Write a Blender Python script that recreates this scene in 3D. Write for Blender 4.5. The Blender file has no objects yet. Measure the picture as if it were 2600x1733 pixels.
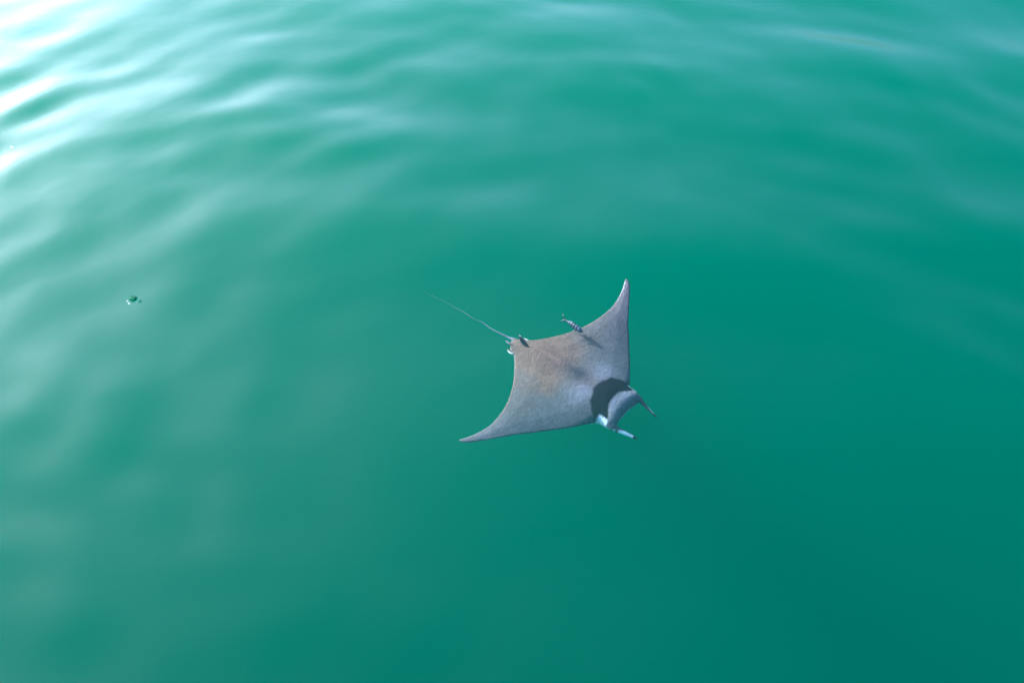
import bpy, bmesh, math
import numpy as np
from mathutils import Vector, Matrix
from mathutils.geometry import delaunay_2d_cdt

R = math.radians
sc = bpy.context.scene
col = sc.collection

# ------------------------------------------------------------------ camera
cam_d = bpy.data.cameras.new("camera")
cam_d.sensor_width = 36.0
cam_d.lens = 33.05
cam_d.clip_start = 0.05
cam_d.clip_end = 20000.0
cam = bpy.data.objects.new("camera", cam_d)
cam.location = (0.0, 0.0, 5.3)
cam.rotation_euler = (R(45.0), 0.0, 0.0)
col.objects.link(cam)
sc.camera = cam

# ------------------------------------------------------------------ light
SUN_ELEV, SUN_AZ = 20.0, 51.0          # degrees; azimuth is measured from +Y towards -X
sdir = Vector((-math.sin(R(SUN_AZ)) * math.cos(R(SUN_ELEV)),
               math.cos(R(SUN_AZ)) * math.cos(R(SUN_ELEV)),
               math.sin(R(SUN_ELEV))))
world = bpy.data.worlds.new("World")
sc.world = world
world.use_nodes = True
wn = world.node_tree
wn.nodes.clear()
sky = wn.nodes.new("ShaderNodeTexSky")
sky.sky_type = 'NISHITA'
sky.sun_disc = False
sky.sun_elevation = R(SUN_ELEV)
sky.sun_rotation = R(-SUN_AZ)
sky.air_density = 1.0
sky.dust_density = 8.0
sky.ozone_density = 6.0
bg = wn.nodes.new("ShaderNodeBackground")
bg.inputs["Strength"].default_value = 0.15
wo = wn.nodes.new("ShaderNodeOutputWorld")
wn.links.new(sky.outputs[0], bg.inputs[0])
wn.links.new(bg.outputs[0], wo.inputs[0])

sun_d = bpy.data.lights.new("sun", 'SUN')
sun_d.energy = 3.2
sun_d.angle = R(0.6)
sun_d.color = (1.0, 0.98, 0.95)
sun = bpy.data.objects.new("sun", sun_d)
sun.rotation_euler = (-sdir).to_track_quat('-Z', 'Y').to_euler()
sun.location = (-10, 20, 12)
col.objects.link(sun)

vs = sc.view_settings
vs.view_transform = 'Standard'
vs.look = 'None'
vs.gamma = 1.0
vs.use_curve_mapping = False
vs.exposure = 2.32
vs.use_white_balance = True
vs.white_balance_temperature = 5650.0

cy = sc.cycles
cy.use_denoising = True
cy.max_bounces = 5
cy.volume_bounces = 1
cy.glossy_bounces = 2
cy.transparent_max_bounces = 16


# ------------------------------------------------------------------ helpers
def new_mat(name):
    m = bpy.data.materials.new(name)
    m.use_nodes = True
    m.node_tree.nodes.clear()
    return m, m.node_tree.nodes, m.node_tree.links


def put(name, me, mat=None, parent=None, label=None, cat=None, group=None, kind=None):
    o = bpy.data.objects.new(name, me)
    col.objects.link(o)
    if mat is not None:
        me.materials.append(mat)
    o.parent = parent
    if label: o["label"] = label
    if cat: o["category"] = cat
    if group: o["group"] = group
    if kind: o["kind"] = kind
    return o


def smooth(me):
    me.polygons.foreach_set("use_smooth", [True] * len(me.polygons))
    me.update()


def ss(a, b, x):
    t = np.clip((x - a) / (b - a), 0.0, 1.0)
    return t * t * (3 - 2 * t)


# ------------------------------------------------------------------ the sea
rng = np.random.default_rng(7)
RING = (0.1, 5.2)                     # low rings spreading over the calm water


def value_noise(x, y, seed):
    """smooth lattice noise, -1..1"""
    def h(i, j):
        n = np.sin(i * 127.1 + j * 311.7 + seed * 74.7) * 43758.5453
        return (n - np.floor(n)) * 2 - 1
    i, j = np.floor(x), np.floor(y)
    fx, fy = x - i, y - j
    fx, fy = fx * fx * fx * (fx * (fx * 6 - 15) + 10), fy * fy * fy * (fy * (fy * 6 - 15) + 10)
    return (h(i, j) * (1 - fx) + h(i + 1, j) * fx) * (1 - fy) + (h(i, j + 1) * (1 - fx) + h(i + 1, j + 1) * fx) * fy


DIRS = []                             # long gentle swell, many directions
for k in range(18):
    lam = 1.3 * (3.8 / 1.3) ** rng.random()
    ang = rng.normal(R(85), R(42))
    DIRS.append((lam, ang, rng.random() * 6.283, 0.0145 * (0.6 + 0.8 * rng.random())))
RINGS = []                            # shorter ripples bending round the calm patch
for k in range(26):
    lam = 0.42 * (1.6 / 0.42) ** rng.random()
    RINGS.append((lam, rng.normal(RING[0], 3.0), rng.normal(RING[1], 2.2), rng.random() * 6.283, 0.0105 * (0.5 + rng.random()) * (lam / 0.8) ** 0.35))


def wave(x, y):
    x = np.asarray(x, float); y = np.asarray(y, float)
    z = np.zeros_like(x)
    for lam, a, ph, slope in DIRS:
        k = 6.283 / lam
        z += slope / k * np.sin(k * (x * math.cos(a) + y * math.sin(a)) + ph)
    dx, dy = x - RING[0], y - RING[1]
    r = np.sqrt(dx * dx + dy * dy + 0.3)
    wob = 0.30 * value_noise(x * 0.30, y * 0.30, 3) + 0.12 * value_noise(x * 0.7, y * 0.7, 9)
    env = (0.20 + 0.80 * ss(0.8, 5.0, r - 0.05 * dx)) * np.exp(-(np.maximum(r - 9, 0) / 10) ** 2)
    env = env * (0.55 + 0.75 * ss(-0.6, 0.6, value_noise(x * 0.55 + 3.3, y * 0.55, 12)))
    for lam, cx, cy_, ph, slope in RINGS:
        k = 6.283 / lam
        rk = np.sqrt((x - cx) ** 2 + (y - cy_) ** 2 + 0.6)
        z += env * slope / k * np.sin(k * (rk + wob) + ph)
    far = np.exp(-(np.hypot(x, y - 6) / 60.0) ** 2)
    return z * far


def warp(n, fine, out):
    """coordinates that are `fine` apart near 0 and stretch to `out`"""
    t = np.linspace(-1, 1, n)
    a = 9.0
    b = np.sinh(a * t ** 3 * 0.75 + 0.0) / np.sinh(a * 0.75)
    return np.sign(t) * (np.abs(t) * fine * n / 2) + b * out


N = 520
gx = warp(N, 0.075, 3000.0)
gy = warp(N, 0.075, 3000.0) + 6.0
X, Y = np.meshgrid(gx, gy)
Z = wave(X, Y)
top = np.stack([X.ravel(), Y.ravel(), Z.ravel()], 1)
idx = np.arange(N * N).reshape(N, N)
quads = np.stack([idx[:-1, :-1], idx[:-1, 1:], idx[1:, 1:], idx[1:, :-1]], -1).reshape(-1, 4)
ring = np.concatenate([idx[0, :-1], idx[:-1, -1], idx[-1, :0:-1], idx[:0:-1, 0]])
low = top[ring].copy()
low[:, 2] = -15.0
base = N * N
n = len(ring)
ii = np.arange(n)
walls = np.stack([ring, base + ii, base + (ii + 1) % n, ring[(ii + 1) % n]], 1)
verts = np.vstack([top, low])
faces = quads.tolist() + walls.tolist() + [list(range(base + n - 1, base - 1, -1))]
wm = bpy.data.meshes.new("water")
wm.from_pydata(verts.tolist(), [], faces)
smooth(wm)
for p in list(wm.polygons)[len(quads):]:
    p.use_smooth = False

m, nd, lk = new_mat("sea_water")
out = nd.new("ShaderNodeOutputMaterial")
geo = nd.new("ShaderNodeNewGeometry")
tc = nd.new("ShaderNodeTexCoord")
n1 = nd.new("ShaderNodeTexNoise"); n1.inputs["Scale"].default_value = 2.2; n1.inputs["Detail"].default_value = 2.0
bmp = nd.new("ShaderNodeBump"); bmp.inputs["Strength"].default_value = 0.25; bmp.inputs["Distance"].default_value = 0.02
lk.new(tc.outputs["Object"], n1.inputs["Vector"])
lk.new(n1.outputs["Fac"], bmp.inputs["Height"])
# Schlick reflectance of water, the same from either side
dot = nd.new("ShaderNodeVectorMath"); dot.operation = 'DOT_PRODUCT'
lk.new(bmp.outputs["Normal"], dot.inputs[0]); lk.new(geo.outputs["Incoming"], dot.inputs[1])
ab = nd.new("ShaderNodeMath"); ab.operation = 'ABSOLUTE'; lk.new(dot.outputs["Value"], ab.inputs[0])
om = nd.new("ShaderNodeMath"); om.operation = 'SUBTRACT'; om.inputs[0].default_value = 1.0; om.use_clamp = True
lk.new(ab.outputs[0], om.inputs[1])
pw = nd.new("ShaderNodeMath"); pw.operation = 'POWER'; pw.inputs[1].default_value = 5.0; lk.new(om.outputs[0], pw.inputs[0])
fr = nd.new("ShaderNodeMath"); fr.operation = 'MULTIPLY_ADD'; fr.inputs[1].default_value = 0.98; fr.inputs[2].default_value = 0.02
lk.new(pw.outputs[0], fr.inputs[0])
tr = nd.new("ShaderNodeBsdfTransparent")
gl = nd.new("ShaderNodeBsdfAnisotropic"); gl.distribution = 'BECKMANN'
gl.inputs["Color"].default_value = (1, 1, 1, 1)
gl.inputs["Roughness"].default_value = 0.19
lk.new(bmp.outputs["Normal"], gl.inputs["Normal"])
mx = nd.new("ShaderNodeMixShader")
lk.new(fr.outputs[0], mx.inputs[0]); lk.new(tr.outputs[0], mx.inputs[1]); lk.new(gl.outputs[0], mx.inputs[2])
lk.new(mx.outputs[0], out.inputs["Surface"])
vsn = nd.new("ShaderNodeVolumeScatter")
vsn.inputs["Color"].default_value = (0.001, 0.132, 0.076, 1)
vsn.inputs["Density"].default_value = 0.42
vsn.inputs["Anisotropy"].default_value = 0.20
vab = nd.new("ShaderNodeVolumeAbsorption")
vab.inputs["Color"].default_value = (0.30, 0.66, 0.57, 1)
vab.inputs["Density"].default_value = 0.40
adds = nd.new("ShaderNodeAddShader")
lk.new(vsn.outputs[0], adds.inputs[0]); lk.new(vab.outputs[0], adds.inputs[1])
lk.new(adds.outputs[0], out.inputs["Volume"])
water = put("water", wm, m, kind="structure")
water["label"] = "calm turquoise green sea with soft low ripples"

# seabed far below, lost in the murk
sm = bpy.data.meshes.new("seabed")
sn = 60
t = np.linspace(-1, 1, sn)
sx = np.sign(t) * np.abs(t) ** 3 * 2900
SX, SY = np.meshgrid(sx, sx + 6)
SZ = -13.6 + 0.35 * value_noise(SX * 0.05, SY * 0.05, 2) + 0.2 * value_noise(SX * 0.21, SY * 0.21, 4)
si = np.arange(sn * sn).reshape(sn, sn)
sm.from_pydata(np.stack([SX.ravel(), SY.ravel(), SZ.ravel()], 1).tolist(), [],
               np.stack([si[:-1, :-1], si[:-1, 1:], si[1:, 1:], si[1:, :-1]], -1).reshape(-1, 4).tolist())
smooth(sm)
m, nd, lk = new_mat("silt")
out = nd.new("ShaderNodeOutputMaterial"); pb = nd.new("ShaderNodeBsdfPrincipled")
nz = nd.new("ShaderNodeTexNoise"); nz.inputs["Scale"].default_value = 0.4
cr = nd.new("ShaderNodeValToRGB")
cr.color_ramp.elements[0].color = (0.03, 0.04, 0.03, 1); cr.color_ramp.elements[1].color = (0.07, 0.07, 0.05, 1)
tcs = nd.new("ShaderNodeTexCoord")
lk.new(tcs.outputs["Object"], nz.inputs["Vector"]); lk.new(nz.outputs["Fac"], cr.inputs[0])
lk.new(cr.outputs[0], pb.inputs["Base Color"]); lk.new(pb.outputs[0], out.inputs[0])
pb.inputs["Roughness"].default_value = 0.9
put("seabed", sm, m, kind="structure")


# ------------------------------------------------------------------ devil ray
# local frame: x forward along the animal, y across, z up; metres
HALF = [(-0.030, 0.000), (-0.026, 0.018), (-0.012, 0.034), (0.004, 0.050), (0.016, 0.070), (0.036, 0.086), (0.064, 0.088),
        (0.100, 0.116), (0.145, 0.160), (0.213, 0.240), (0.280, 0.330), (0.336, 0.424), (0.375, 0.505), (0.408, 0.600),
        (0.429, 0.700), (0.436, 0.780), (0.426, 0.860), (0.406, 0.940), (0.382, 1.000), (0.366, 1.036), (0.362, 1.050),
        (0.378, 1.053), (0.414, 1.034), (0.447, 1.000), (0.492, 0.938), (0.540, 0.868), (0.600, 0.784), (0.655, 0.707), (0.741, 0.605),
        (0.828, 0.496), (0.889, 0.425), (0.945, 0.350), (0.997, 0.280), (1.035, 0.226), (1.062, 0.204), (1.095, 0.202), (1.128, 0.200),
        (1.158, 0.190), (1.178, 0.168), (1.182, 0.140), (1.174, 0.110), (1.166, 0.070), (1.163, 0.035), (1.162, 0.0)]


def catmull(pts, step):
    p = np.array(pts, float)
    e = np.vstack([2 * p[0] - p[1], p, 2 * p[-1] - p[-2]])
    res = []
    for i in range(len(p) - 1):
        a, b, c, d = e[i:i + 4]
        k = max(1, int(round(np.linalg.norm(c - b) / step)))
        for t in np.arange(k) / k:
            res.append(0.5 * (2 * b + (c - a) * t + (2 * a - 5 * b + 4 * c - d) * t * t + (3 * b - a - 3 * c + d) * t ** 3))
    res.append(p[-1])
    return np.array(res)


def camber(v):
    return 0.146 * (np.abs(v) / 1.16) ** 2 + 0.129 * v / 1.16 - 0.025 * np.clip(-v / 1.05, 0, 2) ** 3


STEP = 0.011
hp = catmull(HALF, STEP)
outl = np.vstack([hp, (hp * [1, -1])[-2:0:-1]])       # closed outline


def dist_outline(P):
    a = outl; b = np.roll(outl, -1, 0); ab_ = b - a
    best = np.full(len(P), 9.0)
    L = (ab_ ** 2).sum(1)
    for s in range(0, len(P), 4000):
        q = P[s:s + 4000, None, :] - a[None]
        t = np.clip((q * ab_[None]).sum(2) / L, 0, 1)
        best[s:s + 4000] = np.sqrt((((q - t[..., None] * ab_[None])) ** 2).sum(2)).min(1)
    return best


def inside(P):
    a = outl; b = np.roll(outl, -1, 0)
    res = np.zeros(len(P), bool)
    for (x0, y0), (x1, y1) in zip(a, b):
        c = ((y0 > P[:, 1]) != (y1 > P[:, 1]))
        if y1 != y0:
            res ^= c & (P[:, 0] < (x1 - x0) * (P[:, 1] - y0) / (y1 - y0) + x0)
    return res


def top_bot(u, v, d):
    av = np.abs(v)
    B = np.interp(u, [-0.05, 0.05, 0.15, 0.3, 0.5, 0.7, 0.85, 1.0, 1.1, 1.2], [0.20, 0.30, 0.42, 0.62, 0.82, 0.95, 1.0, 0.96, 0.86, 0.75])
    S = np.interp(u, [0.0, 0.2, 0.5, 0.75, 1.0, 1.2], [0.07, 0.10, 0.15, 0.20, 0.235, 0.25])
    prof = np.exp(-np.abs(v / S) ** np.interp(u, [0.1, 0.55, 0.8], [1.35, 1.7, 2.6]))
    body = 0.088 * B * prof
    ridge = 0.030 * np.exp(-av / 0.05) * ss(0.12, 0.25, u) * (1 - ss(0.5, 0.72, u))
    wing = 0.005 + 0.030 * np.clip(1 - av / 1.06, 0, 1) ** 0.8
    e1 = np.clip(d / (0.035 + 0.15 * np.clip(1 - av / 1.06, 0, 1)), 0, 1) ** 0.7
    wl = 0.07 - 0.035 * ss(0.85, 1.1, u)
    e2 = np.sqrt(np.clip(1 - (1 - np.clip(d / wl, 0, 1)) ** 2, 0, 1))
    c = camber(v)
    return c + e1 * wing + e2 * (body + ridge), c - e1 * wing * 0.7 - e2 * body * 0.85


ug = np.arange(-0.05, 1.2, STEP)
vg = np.arange(-1.06, 1.06, STEP)
U, V = np.meshgrid(ug, vg)
rr = np.random.default_rng(3)
P = np.stack([U.ravel(), V.ravel()], 1) + rr.uniform(-0.25, 0.25, (U.size, 2)) * STEP
P = P[inside(P)]
P = P[dist_outline(P) > STEP * 0.55]
allp = np.vstack([outl, P])
M_ = len(outl)
res = delaunay_2d_cdt([Vector(p) for p in allp.tolist()], [], [list(range(M_))], 1, 1e-6)
cv = np.array([(p.x, p.y) for p in res[0]])
cf = [tuple(f) for f in res[2]]
orig = res[3]
d_all = dist_outline(cv)
on_edge = d_all < 1e-5
zt, zb = top_bot(cv[:, 0], cv[:, 1], d_all)
bm = bmesh.new()
vt = [bm.verts.new((cv[i, 0], cv[i, 1], zt[i])) for i in range(len(cv))]
vb = [vt[i] if on_edge[i] else bm.verts.new((cv[i, 0], cv[i, 1], zb[i])) for i in range(len(cv))]
for f in cf:
    try:
        bm.faces.new([vt[i] for i in f])
    except ValueError:
        pass
    if not all(on_edge[i] for i in f):
        try:
            bm.faces.new([vb[i] for i in reversed(f)])
        except ValueError:
            pass
bmesh.ops.recalc_face_normals(bm, faces=bm.faces)
disc = bpy.data.meshes.new("devil_ray")
bm.to_mesh(disc); bm.free()


def loft(centres, a_axis, a, b_axis, b, seg=12, power=1.0):
    """closed tube of elliptical sections; a/b half widths along given axes"""
    bm = bmesh.new()
    rings = []
    nn = len(centres)
    for i, c in enumerate(centres):
        A = Vector(a_axis[i]).normalized() * a[i]; Bx = Vector(b_axis[i]).normalized() * b[i]
        rg = []
        for k in range(seg):
            th = 2 * math.pi * k / seg
            rg.append(bm.verts.new(Vector(c) + A * math.copysign(abs(math.cos(th)) ** power, math.cos(th)) + Bx * math.copysign(abs(math.sin(th)) ** power, math.sin(th))))
        rings.append(rg)
    for i in range(nn - 1):
        for k in range(seg):
            bm.faces.new([rings[i][k], rings[i][(k + 1) % seg], rings[i + 1][(k + 1) % seg], rings[i + 1][k]])
    bm.faces.new(rings[0]); bm.faces.new(rings[-1])
    bmesh.ops.recalc_face_normals(bm, faces=bm.faces)
    me = bpy.data.meshes.new("shape")
    bm.to_mesh(me); bm.free()
    return me


pieces = []
# cephalic fins: rolled blades standing on edge either side of the mouth
for s in (1, -1):
    path = catmull([(1.06, 0.160, 0.006), (1.12, 0.166, 0.008), (1.17, 0.168, 0.002), (1.22, 0.160, -0.006), (1.28, 0.146, -0.012),
                    (1.335, 0.134, -0.016), (1.378, 0.130, -0.020)], 0.012)
    tt = np.linspace(0, 1, len(path))
    hgt = np.interp(tt, [0, 0.15, 0.35, 0.5, 0.7, 0.88, 1.0], [0.045, 0.045, 0.030, 0.021, 0.017, 0.013, 0.002])
    wid = np.interp(tt, [0, 0.2, 0.35, 0.5, 0.7, 0.9, 1.0], [0.03, 0.034, 0.024, 0.014, 0.009, 0.007, 0.002])
    cen, aa, bb = [], [], []
    for p, t in zip(path, tt):
        q = np.array([p[0], p[1] * s, p[2] + float(camber(p[1] * s))])
        cen.append(q)
        lean = R(20 + 18 * t) * s                       # top edge leans inwards
        aa.append((0.0, -math.sin(lean), math.cos(lean)))
        bb.append((0.0, math.cos(lean), math.sin(lean)))
    pieces.append(loft(cen, aa, hgt, bb, wid, 14))
# dorsal fin just ahead of the tail
cen, aa, bb, ha, hb = [], [], [], [], []
for t in np.linspace(0, 1, 12):
    z = 0.010 + 0.140 * t
    x = 0.160 - 0.085 * t ** 1.15
    cen.append((x, -0.012 * t, z)); aa.append((1, 0, 0)); bb.append((0, 1, 0))
    ha.append(0.062 * (1 - t) ** 0.6 + 0.008); hb.append(0.009 * (1 - t) + 0.0025)
pieces.append(loft(cen, aa, ha, bb, hb, 14))
# tail: long whip
path = catmull([(0.13, 0.000, 0.028), (0.05, 0.004, 0.022), (-0.037, 0.012, 0.012), (-0.14, 0.007, 0.006), (-0.241, 0.002, 0.0), (-0.33, 0.006, 0.0), (-0.383, 0.010, 0.0),
                (-0.437, -0.006, 0.0), (-0.500, -0.008, 0.0), (-0.577, -0.004, 0.0), (-0.66, -0.012, 0.0), (-0.737, -0.014, 0.0), (-0.892, -0.031, 0.0), (-1.035, -0.049, 0.0)], 0.018)
tt = np.linspace(0, 1, len(path))
rad = np.interp(tt, [0, 0.1, 0.2, 0.35, 0.5, 0.75, 1], [0.018, 0.012, 0.0068, 0.0038, 0.0018, 0.0010, 0.0006])
pieces.append(loft(path, [(0, 1, 0)] * len(path), rad, [(0, 0, 1)] * len(path), rad, 8))
# claspers beside the tail root and small pelvic lobes
for s in (1, -1):
    cl = catmull([(0.06, 0.030 * s, 0.012), (0.0, 0.036 * s, 0.010), (-0.05, 0.030 * s, 0.004), (-0.075, 0.024 * s, 0.0)], 0.012)
    k = len(cl)
    w = np.interp(np.linspace(0, 1, k), [0, 0.3, 0.8, 1], [0.010, 0.012, 0.009, 0.003])
    pieces.append(loft(cl, [(0, 1, 0)] * k, w, [(0, 0, 1)] * k, w * 0.8, 8))
    cl = catmull([(0.10, 0.085 * s, 0.0), (0.06, 0.098 * s, -0.003), (0.02, 0.094 * s, -0.006), (-0.004, 0.080 * s, -0.008)], 0.012)
    k = len(cl)
    w = np.interp(np.linspace(0, 1, k), [0, 0.3, 0.7, 1], [0.005, 0.014, 0.012, 0.003])
    pieces.append(loft(cl, [(0, 1, 0)] * k, w, [(0, 0, 1)] * k, w * 0.3, 8))

ray = put("devil_ray", disc, None,
          label="grey devil ray with black collar and whip tail gliding under the surface", cat="ray")
tmp = []
for me in pieces:
    o = bpy.data.objects.new("tmp", me); col.objects.link(o); tmp.append(o)
    md = ray.modifiers.new("u", 'BOOLEAN'); md.operation = 'UNION'; md.solver = 'EXACT'; md.object = o
dg = bpy.context.evaluated_depsgraph_get()
fused = bpy.data.meshes.new_from_object(ray.evaluated_get(dg))
ray.modifiers.clear()
ray.data = fused
fused.name = "devil_ray"
for o in tmp:
    bpy.data.objects.remove(o)
smooth(fused)

# ---- skin markings (pigment, plus shade painted beside the ridge)
nv = len(fused.vertices)
co = np.empty(nv * 3); fused.vertices.foreach_get("co", co); co = co.reshape(-1, 3)
no = np.empty(nv * 3); fused.vertices.foreach_get("normal", no); no = no.reshape(-1, 3)
u, v, z = co.T
av = np.abs(v)


def mix(c, c2, f):
    return c * (1 - f[:, None]) + np.array(c2) * f[:, None]


nz1 = value_noise(u * 9, v * 9, 1); nz2 = value_noise(u * 23, v * 23, 2); nz3 = value_noise(u * 4, v * 4, 8)
C = np.tile(np.array([0.310, 0.265, 0.255]), (nv, 1))
brown = ss(0.72, 0.35, u + 0.2 * nz3) * ss(0.48, 0.15, av + 0.1 * nz1)
C = mix(C, (0.480, 0.285, 0.200), 0.85 * brown)
rim = np.exp(-np.maximum(dist_outline(co[:, :2]), 0) / 0.012) * ss(0.05, 0.2, u) * ss(0.62, 0.40, u - 0.25 * ss(0.5, 1.0, av) * 0)
C = mix(C, (0.40, 0.22, 0.16), 0.55 * rim)
lead = ss(0.62, 0.92, u + 0.42 * av + 0.05 * nz1) * ss(0.05, 0.2, av)
C = mix(C, (0.185, 0.195, 0.225), 0.7 * lead)
tipw = ss(0.55, 1.0, av)
C = mix(C, (0.46, 0.39, 0.41), 0.75 * tipw)
# pale shoulders behind the collar, dusky saddle on the spine
sh = np.exp(-((u - (0.86 - 0.25 * av)) / 0.10) ** 2) * ss(0.34, 0.12, av) * ss(0.0, 0.10, av)
C = mix(C, (0.44, 0.43, 0.52), 0.85 * sh)
sad = np.exp(-((u - 0.70) / 0.075) ** 2 - (v / 0.075) ** 2)
C = mix(C, (0.060, 0.070, 0.10), 0.75 * sad)
ridge_shade = np.exp(-((u - 0.46) / 0.16) ** 2 - ((av - 0.055) / 0.045) ** 2)  # shaded side of the ridge, put into the colour on both sides
C = mix(C, (0.26, 0.15, 0.14), 0.4 * ridge_shade)
# black collar
rear = np.interp(av, [0, 0.05, 0.10, 0.15, 0.19, 0.22, 0.26], [0.876, 0.882, 0.898, 0.925, 0.970, 1.035, 1.10]) + 0.008 * nz2
front = np.interp(av, [0, 0.05, 0.09, 0.13, 0.17, 0.21, 0.26], [1.046, 1.046, 1.060, 1.090, 1.118, 1.125, 1.10]) + 0.006 * nz2 + 0.008 * nz1
band = ss(-0.016, 0.012, u - rear + 0.005 * value_noise(u * 50, v * 50, 6)) * ss(0.007, -0.007, u - front) * ss(-0.2, 0.1, no[:, 2])
head = ss(-0.01, 0.01, u - front)
C = mix(C, (0.92, 0.86, 0.86), head)
lip = ss(1.09, 1.16, u) * ss(0.24, 0.18, av)
C = mix(C, (0.36, 0.32, 0.32), 0.85 * lip)
C = mix(C, (0.010, 0.014, 0.026), band)
C = C * 0.24
# white belly, white eye flash and white outer face of the cephalic fins
belly = ss(-0.05, -0.35, no[:, 2])
C = mix(C, (0.72, 0.74, 0.74), belly * ss(1.2, 1.14, u))
eye = ss(1.035, 1.05, u) * ss(1.135, 1.12, u) * ss(0.172, 0.186, av) * ss(0.88, 0.65, no[:, 2])
C = mix(C, (0.55, 0.58, 0.58), eye)
fin = ss(1.16, 1.19, u)
outer = ss(0.15, 0.45, no[:, 1] * np.sign(v))
C = mix(C, (0.040, 0.042, 0.048), fin)
zl = z - camber(v)
near = np.where(v < 0, ss(0.012, 0.002, zl) * (ss(1.215, 1.23, u) + ss(1.18, 1.19, u) * ss(1.205, 1.195, u)), ss(-0.02, -0.01, zl) * ss(1.26, 1.29, u))
C = mix(C, (0.50, 0.54, 0.54), fin * outer * ss(1.345, 1.335, u) * np.clip(near, 0, 1))
C = mix(C, (0.02, 0.022, 0.025), ss(1.335, 1.35, u))
# tail and claspers steel grey, pelvic rims white, dorsal fin dark with a pale tip
C = mix(C, (0.13, 0.14, 0.16), ss(-0.005, -0.04, u))
dors = ss(0.004, 0.010, z - top_bot(u, v, np.full(nv, 0.3))[0]) * ss(0.26, 0.23, u) * ss(0.03, 0.05, u)
C = mix(C, (0.012, 0.018, 0.024), dors)
C = mix(C, (0.30, 0.32, 0.33), dors * ss(0.136, 0.146, zl))
pel = ss(0.095, 0.103, av) * ss(0.095, 0.08, u) * ss(-0.03, 0.0, u)
C = mix(C, (0.50, 0.50, 0.47), pel)
C = np.clip(C * (1 + 0.10 * nz1 + 0.07 * nz2)[:, None], 0.004, 0.9)
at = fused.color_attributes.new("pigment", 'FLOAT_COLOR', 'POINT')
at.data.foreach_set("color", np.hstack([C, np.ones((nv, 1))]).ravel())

m, nd, lk = new_mat("ray_skin")
out = nd.new("ShaderNodeOutputMaterial"); pb = nd.new("ShaderNodeBsdfPrincipled")
pb.inputs["Roughness"].default_value = 0.75
pb.inputs["Specular IOR Level"].default_value = 0.05
va = nd.new("ShaderNodeVertexColor"); va.layer_name = "pigment"
tco = nd.new("ShaderNodeTexCoord")
mp = nd.new("ShaderNodeMapping"); mp.inputs["Scale"].default_value = (1.0, 1.0, 0.3)
lk.new(tco.outputs["Object"], mp.inputs[0])
wz = nd.new("ShaderNodeTexNoise"); wz.inputs["Scale"].default_value = 12; wz.inputs["Detail"].default_value = 3
lk.new(mp.outputs[0], wz.inputs["Vector"])
wadd = nd.new("ShaderNodeVectorMath"); wadd.operation = 'MULTIPLY_ADD'
wadd.inputs[1].default_value = (0.07, 0.07, 0.0)
lk.new(wz.outputs["Color"], wadd.inputs[0]); lk.new(mp.outputs[0], wadd.inputs[2])
mp2 = nd.new("ShaderNodeMapping"); mp2.inputs["Rotation"].default_value = (0, 0, R(35)); mp2.inputs["Scale"].default_value = (1.25, 0.34, 1)
lk.new(wadd.outputs[0], mp2.inputs[0])
vo = nd.new("ShaderNodeTexNoise"); vo.inputs["Scale"].default_value = 78; vo.inputs["Detail"].default_value = 2
lk.new(mp2.outputs[0], vo.inputs["Vector"])
mr = nd.new("ShaderNodeMapRange"); mr.inputs["From Min"].default_value = 0.32; mr.inputs["From Max"].default_value = 0.68
mr.inputs["To Min"].default_value = 0.76; mr.inputs["To Max"].default_value = 1.24
lk.new(vo.outputs["Fac"], mr.inputs[0])
mul = nd.new("ShaderNodeVectorMath"); mul.operation = 'SCALE'
lk.new(va.outputs["Color"], mul.inputs[0]); lk.new(mr.outputs[0], mul.inputs["Scale"])
lk.new(mul.outputs[0], pb.inputs["Base Color"])
bp = nd.new("ShaderNodeBump"); bp.inputs["Strength"].default_value = 0.28; bp.inputs["Distance"].default_value = 0.010
lk.new(vo.outputs["Fac"], bp.inputs["Height"]); lk.new(bp.outputs[0], pb.inputs["Normal"])
lk.new(pb.outputs[0], out.inputs[0])
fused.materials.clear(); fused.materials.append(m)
ray.location = (0.01734, 5.590, -0.31)
ray.rotation_euler = (0, 0, R(-41.462))

# ------------------------------------------------------------------ pilot fish
L = 0.215
fx = np.array([0.0, 0.03, 0.08, 0.15, 0.25, 0.38, 0.52, 0.66, 0.78, 0.87, 0.92]) * L
fw = 0.86 * np.array([0.003, 0.011, 0.017, 0.021, 0.0235, 0.0235, 0.021, 0.016, 0.010, 0.0055, 0.0040])
fh = np.array([0.003, 0.013, 0.020, 0.025, 0.0285, 0.029, 0.026, 0.019, 0.011, 0.0065, 0.0055])
xs = np.linspace(0, 0.92 * L, 40)
cen = [(-x, 0.004 * math.sin(x / L * 3.2), 0) for x in xs]
fm = loft(cen, [(0, 1, 0)] * 40, np.interp(xs, fx, fw), [(0, 0, 1)] * 40, np.interp(xs, fx, fh), 16)
bm = bmesh.new(); bm.from_mesh(fm)


def blade(pts, th):
    """thin closed fin from an outline of 3-D points, thickened along th"""
    th = Vector(th)
    a = [bm.verts.new(Vector(p) + th) for p in pts]; b = [bm.verts.new(Vector(p) - th) for p in pts]
    k = len(pts)
    fs = [bm.faces.new(a), bm.faces.new(b[::-1])]
    for i in range(k):
        fs.append(bm.faces.new([a[i], b[i], b[(i + 1) % k], a[(i + 1) % k]]))
    bmesh.ops.recalc_face_normals(bm, faces=fs)


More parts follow.
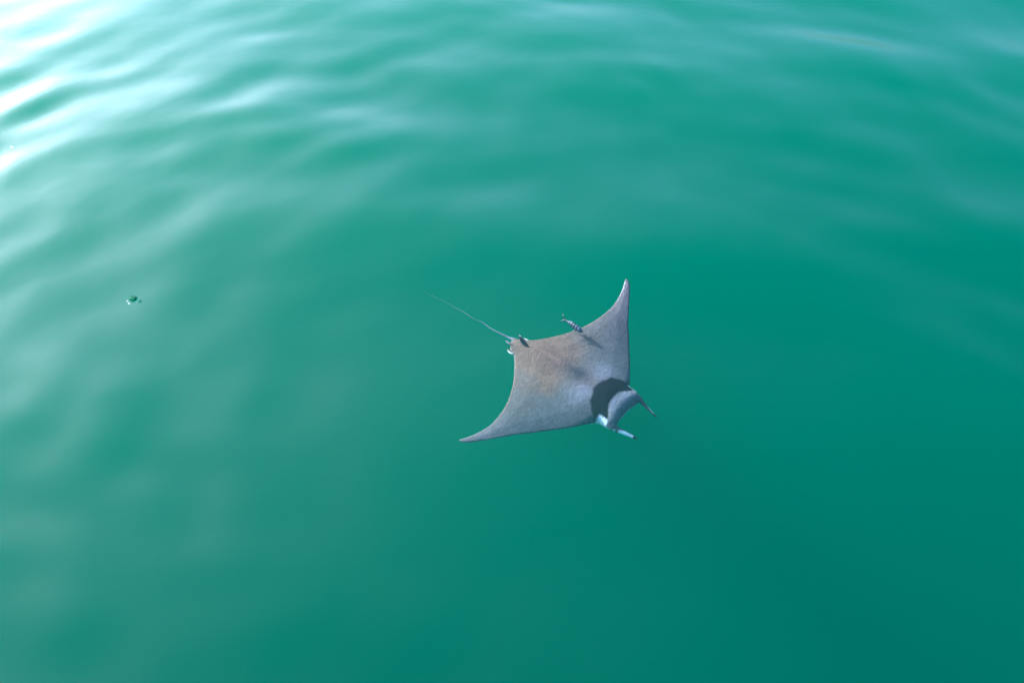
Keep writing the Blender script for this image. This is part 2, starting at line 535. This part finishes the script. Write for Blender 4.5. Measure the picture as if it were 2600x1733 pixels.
ty = 0.004 * math.sin(0.92 * 3.2)
lean = -0.010
blade([(-0.185, ty, 0.003), (-0.200, ty, 0.012), (-0.224, ty - lean, 0.022), (-0.247, ty - 1.6 * lean, 0.027), (-0.234, ty - lean, 0.017), (-0.214, ty, 0.006), (-0.207, ty, 0.0)], (0, 0.0016, 0))
blade([(-0.185, ty, -0.003), (-0.207, ty, 0.0), (-0.214, ty, -0.006), (-0.230, ty + lean, -0.018), (-0.243, ty + 1.4 * lean, -0.027), (-0.222, ty + lean, -0.022), (-0.200, ty, -0.012)], (0, 0.0016, 0))
blade([(-0.085, 0.004, 0.026), (-0.105, 0.004, 0.038), (-0.130, 0.003, 0.031), (-0.170, 0.002, 0.014), (-0.165, 0.002, 0.008), (-0.10, 0.004, 0.020)], (0, 0.0012, 0))
blade([(-0.110, 0.003, -0.024), (-0.125, 0.003, -0.034), (-0.165, 0.002, -0.013), (-0.160, 0.002, -0.008)], (0, 0.0012, 0))
for s in (1, -1):
    blade([(-0.050, 0.019 * s, -0.006), (-0.060, 0.034 * s, -0.010), (-0.076, 0.046 * s, -0.014), (-0.079, 0.036 * s, -0.013), (-0.068, 0.020 * s, -0.009)], (0, 0, 0.0012))
bm.to_mesh(fm); bm.free()
smooth(fm)
k = len(fm.vertices)
fc = np.empty(k * 3); fm.vertices.foreach_get("co", fc); fc = fc.reshape(-1, 3)
s_ = -fc[:, 0] / L
FC = np.tile(np.array([0.12, 0.16, 0.19]), (k, 1))
for c, w in ((0.265, 0.050), (0.400, 0.054), (0.535, 0.054), (0.660, 0.048), (0.775, 0.042), (0.870, 0.028)):
    FC = mix(FC, (0.010, 0.012, 0.020), ss(w + 0.012, w - 0.012, np.abs(s_ - c)))
FC = mix(FC, (0.03, 0.05, 0.07), ss(0.20, 0.15, s_))
FC = mix(FC, (0.015, 0.018, 0.022), ss(0.955, 0.975, s_))
FC = mix(FC, (0.10, 0.12, 0.13), ss(1.10, 1.13, s_))
FC = mix(FC, (0.02, 0.025, 0.03), ss(0.026, 0.032, np.abs(fc[:, 1])))
fm.color_attributes.new("pigment", 'FLOAT_COLOR', 'POINT').data.foreach_set("color", np.hstack([FC, np.ones((k, 1))]).ravel())
m, nd, lk = new_mat("fish_skin")
out = nd.new("ShaderNodeOutputMaterial"); pb = nd.new("ShaderNodeBsdfPrincipled")
pb.inputs["Roughness"].default_value = 0.45; pb.inputs["Specular IOR Level"].default_value = 0.25
va = nd.new("ShaderNodeVertexColor"); va.layer_name = "pigment"
lk.new(va.outputs["Color"], pb.inputs["Base Color"]); lk.new(pb.outputs[0], out.inputs[0])
fish = put("pilot_fish", fm, m, label="small black banded pilot fish swimming above the wing of the ray", cat="fish")
fish.location = (0.585, 5.572, -0.162)
fish.rotation_euler = (0, 0, R(-46))

# ------------------------------------------------------------------ drifting scraps
m, nd, lk = new_mat("weed")
out = nd.new("ShaderNodeOutputMaterial"); pb = nd.new("ShaderNodeBsdfPrincipled")
nz = nd.new("ShaderNodeTexNoise"); nz.inputs["Scale"].default_value = 60
cr = nd.new("ShaderNodeValToRGB")
cr.color_ramp.elements[0].position = 0.35; cr.color_ramp.elements[1].position = 0.7
cr.color_ramp.elements[0].color = (0.005, 0.065, 0.035, 1); cr.color_ramp.elements[1].color = (0.03, 0.115, 0.045, 1)
tcs = nd.new("ShaderNodeTexCoord")
lk.new(tcs.outputs["Object"], nz.inputs["Vector"]); lk.new(nz.outputs["Fac"], cr.inputs[0])
lk.new(cr.outputs[0], pb.inputs["Base Color"]); lk.new(pb.outputs[0], out.inputs[0])
pb.inputs["Roughness"].default_value = 0.8
pb.inputs["Specular IOR Level"].default_value = 0.02
weed_mat = m
m, nd, lk = new_mat("foam")
out = nd.new("ShaderNodeOutputMaterial"); pb = nd.new("ShaderNodeBsdfPrincipled")
nz = nd.new("ShaderNodeTexNoise"); nz.inputs["Scale"].default_value = 300
cr = nd.new("ShaderNodeValToRGB")
cr.color_ramp.elements[0].color = (0.70, 0.74, 0.74, 1); cr.color_ramp.elements[1].color = (0.85, 0.86, 0.85, 1)
tcs = nd.new("ShaderNodeTexCoord")
lk.new(tcs.outputs["Object"], nz.inputs["Vector"]); lk.new(nz.outputs["Fac"], cr.inputs[0])
lk.new(cr.outputs[0], pb.inputs["Base Color"]); lk.new(pb.outputs[0], out.inputs[0])
pb.inputs["Roughness"].default_value = 0.25
foam_mat = m


def frond(x0, y0, ang, length, width, bend, lift):
    """one narrow leaf with a fold along its middle, thick enough to catch light"""
    bm = bmesh.new()
    rows = []
    for i in range(9):
        t = i / 8
        a = ang + bend * t
        x = x0 + math.cos(ang + bend * t * 0.5) * length * t
        y = y0 + math.sin(ang + bend * t * 0.5) * length * t
        w = width * max(0.06, math.sin(math.pi * min(1, 0.12 + 0.88 * t) ** 0.8)) * (1 + 0.25 * math.sin(9 * t + ang))
        nx, ny = -math.sin(a), math.cos(a)
        z = lift * math.sin(math.pi * t) + 0.004
        rows.append([bm.verts.new((x + nx * w, y + ny * w, z + 0.004)), bm.verts.new((x, y, z)), bm.verts.new((x - nx * w, y - ny * w, z + 0.004)),
                     bm.verts.new((x, y, z - 0.003))])
    for r0, r1 in zip(rows[:-1], rows[1:]):
        for j in range(4):
            bm.faces.new([r0[j], r0[(j + 1) % 4], r1[(j + 1) % 4], r1[j]])
    bm.faces.new(rows[0]); bm.faces.new(rows[-1])
    bmesh.ops.recalc_face_normals(bm, faces=bm.faces)
    me = bpy.data.meshes.new("frond"); bm.to_mesh(me); bm.free(); smooth(me)
    return me


wx, wy = -3.187, 5.839
root = bpy.data.objects.new("seaweed_scrap", None)
col.objects.link(root)
root.location = (wx, wy, float(wave(wx, wy)))
root.scale = (0.8, 0.8, 0.8)
root["label"] = "ragged scrap of green seaweed floating at the left"
root["category"] = "seaweed"
for a in ((-0.030, -0.010, R(58), 0.062, 0.0065, 0.25, 0.006), (-0.032, -0.014, R(12), 0.044, 0.010, 0.45, 0.010), (-0.006, -0.032, R(22), 0.062, 0.009, 0.5, 0.008),
          (0.008, -0.016, R(55), 0.052, 0.007, -0.5, 0.012), (0.018, -0.026, R(15), 0.034, 0.009, 0.9, 0.004), (-0.002, -0.048, R(8), 0.028, 0.005, 0.3, 0.002), (0.006, 0.012, R(30), 0.028, 0.006, 0.2, 0.01)):
    put("frond", frond(*a), weed_mat, root)
fl = put("seaweed_shred", frond(-0.012, -0.004, R(20), 0.026, 0.0045, 0.8, 0.003), weed_mat,
         label="tiny loose green shred floating right of the seaweed scrap", cat="seaweed")
fl.location = (-3.112, 5.800, float(wave(-3.112, 5.80)))


def bubble_cluster(rs):
    bm = bmesh.new()
    for (x, y, r) in rs:
        g = bmesh.ops.create_icosphere(bm, subdivisions=2, radius=r, matrix=Matrix.Translation((x, y, r * 0.2)) @ Matrix.Diagonal((1, 1, 0.35, 1)))
    me = bpy.data.meshes.new("foam_fleck"); bm.to_mesh(me); bm.free(); smooth(me)
    return me


for x, y, rs, lab in ((-3.228, 5.812, [(0, 0, 0.0038), (0.006, 0.002, 0.003)], "small white foam fleck at the left tip of the seaweed scrap"),
                      (-3.206, 5.785, [(0, 0, 0.003), (0.005, -0.007, 0.004), (0.011, -0.010, 0.0025)], "bright white foam fleck under the seaweed scrap"),
                      (-5.031, 8.063, [(0, 0, 0.010), (0.010, -0.006, 0.006)], "lone white foam fleck near the left edge")):
    o = put("foam_fleck", bubble_cluster(rs), foam_mat, label=lab, cat="foam", group="flecks of foam on the water")
    o.location = (x, y, float(wave(x, y)))
